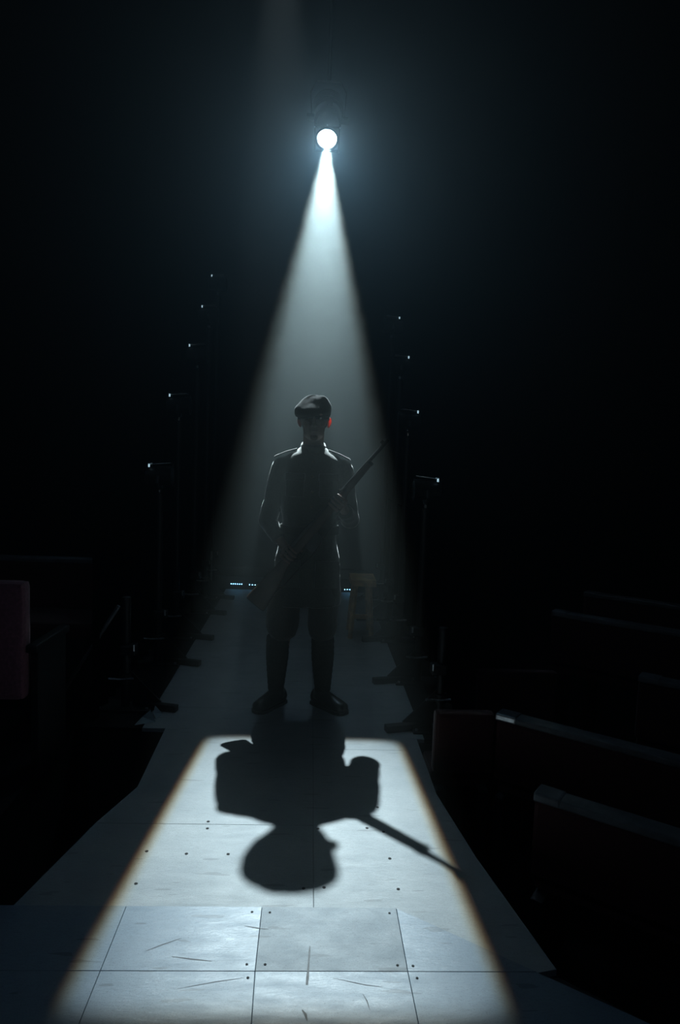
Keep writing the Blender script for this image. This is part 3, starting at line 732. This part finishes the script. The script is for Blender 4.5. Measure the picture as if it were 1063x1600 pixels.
for side, X, rows, word in ((-1, -1.0, left, 'left'), (1, 0.74, right, 'right')):
    low = [(3.78, 0.62)] if side < 0 else [(3.56, 0.55)]
    names = ['tall'] * len(rows)
    for i, (y, z) in enumerate(low + rows):
        hh = z if i == 0 else z - 0.19 - 0.018
        p = base_post(hh, side); p.location = (X, y, 0)
        tag(p, ('short black steel post with foot plate beside the %s runway edge' % word) if i == 0 else
            'black post under a side lantern, %s edge of runway, %s' % (word, NEAR[i - 1]), 'post', 'posts on the %s runway edge' % word)
    proto = side_lamp(side)
    for i, (y, z) in enumerate(rows):
        q = proto if i == 0 else dup(proto, (0, 0, 0))
        q.location = (X, y, z - 0.005)
        tag(q, 'small side lantern with paled flap and added glint, %s edge of runway, %s' % (word, NEAR[i]), 'lantern', 'side lanterns on the %s runway edge' % word)

# black masking behind the posts
pleated('trim_1', (0.90, 3.60), (0.90, 7.55), -0.02, 0.95, 0.025, 0.16)
pleated('trim_2', (-1.14, 7.55), (-1.14, 3.60), -0.02, 0.95, 0.025, 0.16)

# step at the far end of the runway with its rows of blue diodes
tag(obj('trim_3', box(B(), (-0.10, 7.30, 0.07), (2.0, 0.56, 0.14), bev=0.008), 'black'), kind='structure')
def led_strip(x0, n, pitch, label, z):
    r = thing('led_strip', (x0, 7.018, z), label, 'light strip', 'blue diode strips on the far step')
    obj('strip', box(B(), (pitch * (n - 1) / 2, 0.0, 0), (pitch * n + 0.02, 0.008, 0.022), bev=0.002), 'steel', r)
    for k in range(n): obj('diode', ell(B(), (pitch * k, -0.005, 0), (0.0055, 0.004, 0.0045), sub=1), 'led', r)
led_strip(-0.785, 6, 0.0215, 'strip of six blue diodes on the far step, left of the legs', 0.058)
led_strip(-0.595, 4, 0.0285, 'shorter strip of four blue diodes right beside the figure, far step', 0.054)
led_strip(0.395, 3, 0.0265, 'three bright blue diodes on the far step beside the wooden stool', 0.031)

# wooden stool standing by the right edge
s = thing('wooden_stool', (0.44, 5.42, 0), 'pale orange wooden stool with splayed legs at the right edge behind the figure', 'stool')
obj('seat', box(B(), (0.005, 0, 0.448), (0.20, 0.30, 0.052), bev=0.005), 'pine', s)
for sx in (-1, 1):
    for sy in (-1, 1):
        obj('leg', tube(B(), [(sx * 0.055, sy * 0.11, 0.425), (sx * 0.085, sy * 0.13, 0.0)], [0.021, 0.019], 4), 'pine', s)
    obj('stretcher', box(B(), (sx * 0.074, 0, 0.14), (0.022, 0.22, 0.034)), 'pine', s)
obj('cross_rail', box(B(), (0, 0, 0.145), (0.14, 0.024, 0.034)), 'pine', s)

# upright steel edge seen at the left far end
pr_ = thing('handrail_post', (-0.985, 6.95, 0.0), 'thin pale upright steel strip at the far left end of the runway', 'post')
obj('upright', box(B(), (0, 0, 0.20), (0.018, 0.03, 0.40), bev=0.003), 'worn', pr_); obj('foot', box(B(), (0, 0, 0.006), (0.09, 0.09, 0.012), bev=0.002), 'steel', pr_)

# ------------------------------------------------------------------ audience benches on both sides, in oblique rows
def bench(L, hb, seatm, capm='ledge'):
    """row along +x from its inner end; back ledge on top at height hb above its base"""
    r = thing('bench', (0, 0, 0))
    obj('seat', box(B(), (L / 2, 0.22, hb - 0.36), (L, 0.40, 0.09), bev=0.025), seatm, r)
    obj('backrest', box(B(), (L / 2, 0.0, hb - 0.17), (L, 0.07, 0.30), bev=0.02), seatm, r)
    led = obj('top_ledge', box(B(), (L / 2 , 0.0, hb - 0.008), (L, 0.085, 0.030), bev=0.008), 'ledge', r)
    obj('ledge_cap', box(B(), (0.05, 0.0, hb - 0.006), (0.10, 0.090, 0.034), bev=0.008), capm, led)
    for x in (0.04, L * 0.5, L - 0.04):
        obj('support', box(B(), (x, 0.12, (hb - 0.40) / 2), (0.05, 0.34, hb - 0.40), bev=0.006), 'steel', r)
    return r
ang = math.atan2(-0.6, 0.8)
def z_floor(k): return FLOOR_Z
rowsR = [((0.897, 2.446), 0.235, 'nearest oblique bench on the right, its grey ledge lowest in view'),
         ((0.947, 3.160), 0.255, 'oblique bench on the right whose ledge starts with a bright glint'),
         ((1.715, 3.330), 0.40, 'short-looking oblique bench ledge at the far right edge, third row up'),
         ((1.565, 4.190), 0.52, 'dim oblique bench ledge high on the right, fourth row up'),
         ((1.95, 4.64), 0.557, 'faint oblique bench ledge on the right, topmost row in view')]
for k, (p, z, lab) in enumerate(rowsR):
    b_ = bench(2.2 if k < 2 else 1.9, z - FLOOR_Z, 'red', 'worn' if k == 1 else 'ledge'); b_.location = (p[0], p[1], FLOOR_Z); b_.rotation_euler = (0, 0, ang)
    tag(b_, lab, 'bench', 'oblique benches on the right')
for (x, y, L, z, lab) in ((0.635, 3.17, 0.29, 0.255, 'short dark red bench end beside the right runway edge, in front of the glint'),
                          (1.00, 3.80, 0.46, 0.26, 'short dark red bench further back on the right behind the glinting ledge')):
    r = thing('bench', (x, y, FLOOR_Z), lab, 'bench', 'short red benches on the right'); hb = z - FLOOR_Z
    obj('seat', box(B(), (L / 2, 0.2, hb - 0.36), (L, 0.34, 0.09), bev=0.025), 'red', r)
    obj('backrest', box(B(), (L / 2, 0.0, hb - 0.15), (L, 0.07, 0.30), bev=0.02), 'red', r)
    for q in (0.04, L - 0.04): obj('support', box(B(), (q, 0.1, (hb - 0.36) / 2), (0.05, 0.30, hb - 0.40), bev=0.006), 'steel', r)
# left side
def seat_unit(loc, lab, m, w_, hb, rot):
    r = thing('theatre_seat', loc, lab, 'seat', None, rot)
    bm = box(B(), (0, 0, hb - 0.26), (w_, 0.09, 0.52), bev=0.03)
    bmesh.ops.subdivide_edges(bm, edges=bm.edges[:], cuts=3, use_grid_fill=True)
    for v in bm.verts: v.co += V((0, 0.008 * noise.noise(v.co * 9), 0.018 * noise.noise(V((v.co.x * 8, 3, 1))) if v.co.z > hb - 0.1 else 0))
    obj('backrest', bm, m, r, smooth=60)
    obj('seat', box(B(), (0, 0.24, 0.43), (w_ - 0.04, 0.42, 0.10), bev=0.03), m, r)
    for sx in (-1, 1):
        a = obj('armrest', box(B(), (sx * (w_ / 2 + 0.025), 0.16, 0.60), (0.05, 0.36, 0.035), bev=0.008), 'steel', r)
        obj('side_frame', box(B(), (sx * (w_ / 2 + 0.025), 0.16, 0.295), (0.035, 0.30, 0.59), bev=0.006), 'steel', r)
    return r
# left bank platform that carries the seat and the rear benches
tag(obj('seating_platform', prism(B(), [(-4.2, 2.60), (-1.20, 2.60), (-1.20, 7.6), (-4.2, 7.6)], FLOOR_Z, -0.02), 'black'), kind='structure')
seat_unit((-1.50, 2.98, -0.02), 'purple brown upholstered seat back at the left edge of the view', 'purple', 0.58, 0.895, -0.05)
bb = bench(1.2, 0.75, 'red'); bb.location = (-1.26, 4.40, -0.02); bb.rotation_euler = (0, 0, math.pi - 0.0)
tag(bb, 'dim reddish bench back on the left bank beyond the purple seat', 'bench')
wp = thing('walking_stick', (-1.40, 3.70, -0.02), 'thin pale stick leaning on the dark left bank', 'stick')
obj('shaft', tube(B(), [(0, 0, 0), (0.38, 0.0, 0.62)], 0.011, 8), 'ledge', wp); obj('tip', tube(B(), [(-0.006, 0, -0.0), (0.012, 0, 0.02)], 0.014, 8), 'steel', wp)
for i, (x, y, a, lab) in enumerate(((-0.845, 3.575, 0.3, 'larger scrap of pale blue paper on the left runway edge'), (-0.80, 3.66, 1.2, 'smaller scrap of pale blue paper beside the larger one'))):
    bm = B(); s_ = 0.055 - 0.02 * i
    vs_ = [bm.verts.new(q) for q in ((-s_, -s_ * .6, 0.002), (s_, -s_ * .4, 0.004), (s_ * .6, s_ * .7, 0.05), (-s_ * .2, s_ * .5, 0.02))]
    bm.faces.new((vs_[0], vs_[1], vs_[3])); bm.faces.new((vs_[1], vs_[2], vs_[3]))
    bmesh.ops.solidify(bm, geom=bm.faces[:], thickness=0.0015)
    o = obj('paper_scrap', bm, 'paper'); o.location = (x, y, 0.0); o.rotation_euler = (0, 0, a); tag(o, lab, 'paper', 'paper scraps')

# made-up fitting for the added blue fill lamp
hf = thing('fill_lamp', (-1.6, -1.3, 4.78), 'added dim blue pendant fill lamp, unseen behind the viewpoint', 'lamp')
obj('shade', tube(B(), [(0, 0, 0.0), (0, 0, 0.05), (0, 0, 0.14)], [0.16, 0.12, 0.03], 24), 'steel', hf, smooth=40)
obj('cord', tube(B(), [(0, 0, 0.14), (0, 0, 9.0 - 4.78)], 0.006, 8), 'steel', hf)
obj('bulb', ell(B(), (0, 0, -0.03), (0.045, 0.045, 0.05), sub=2), 'led', hf, smooth=180)
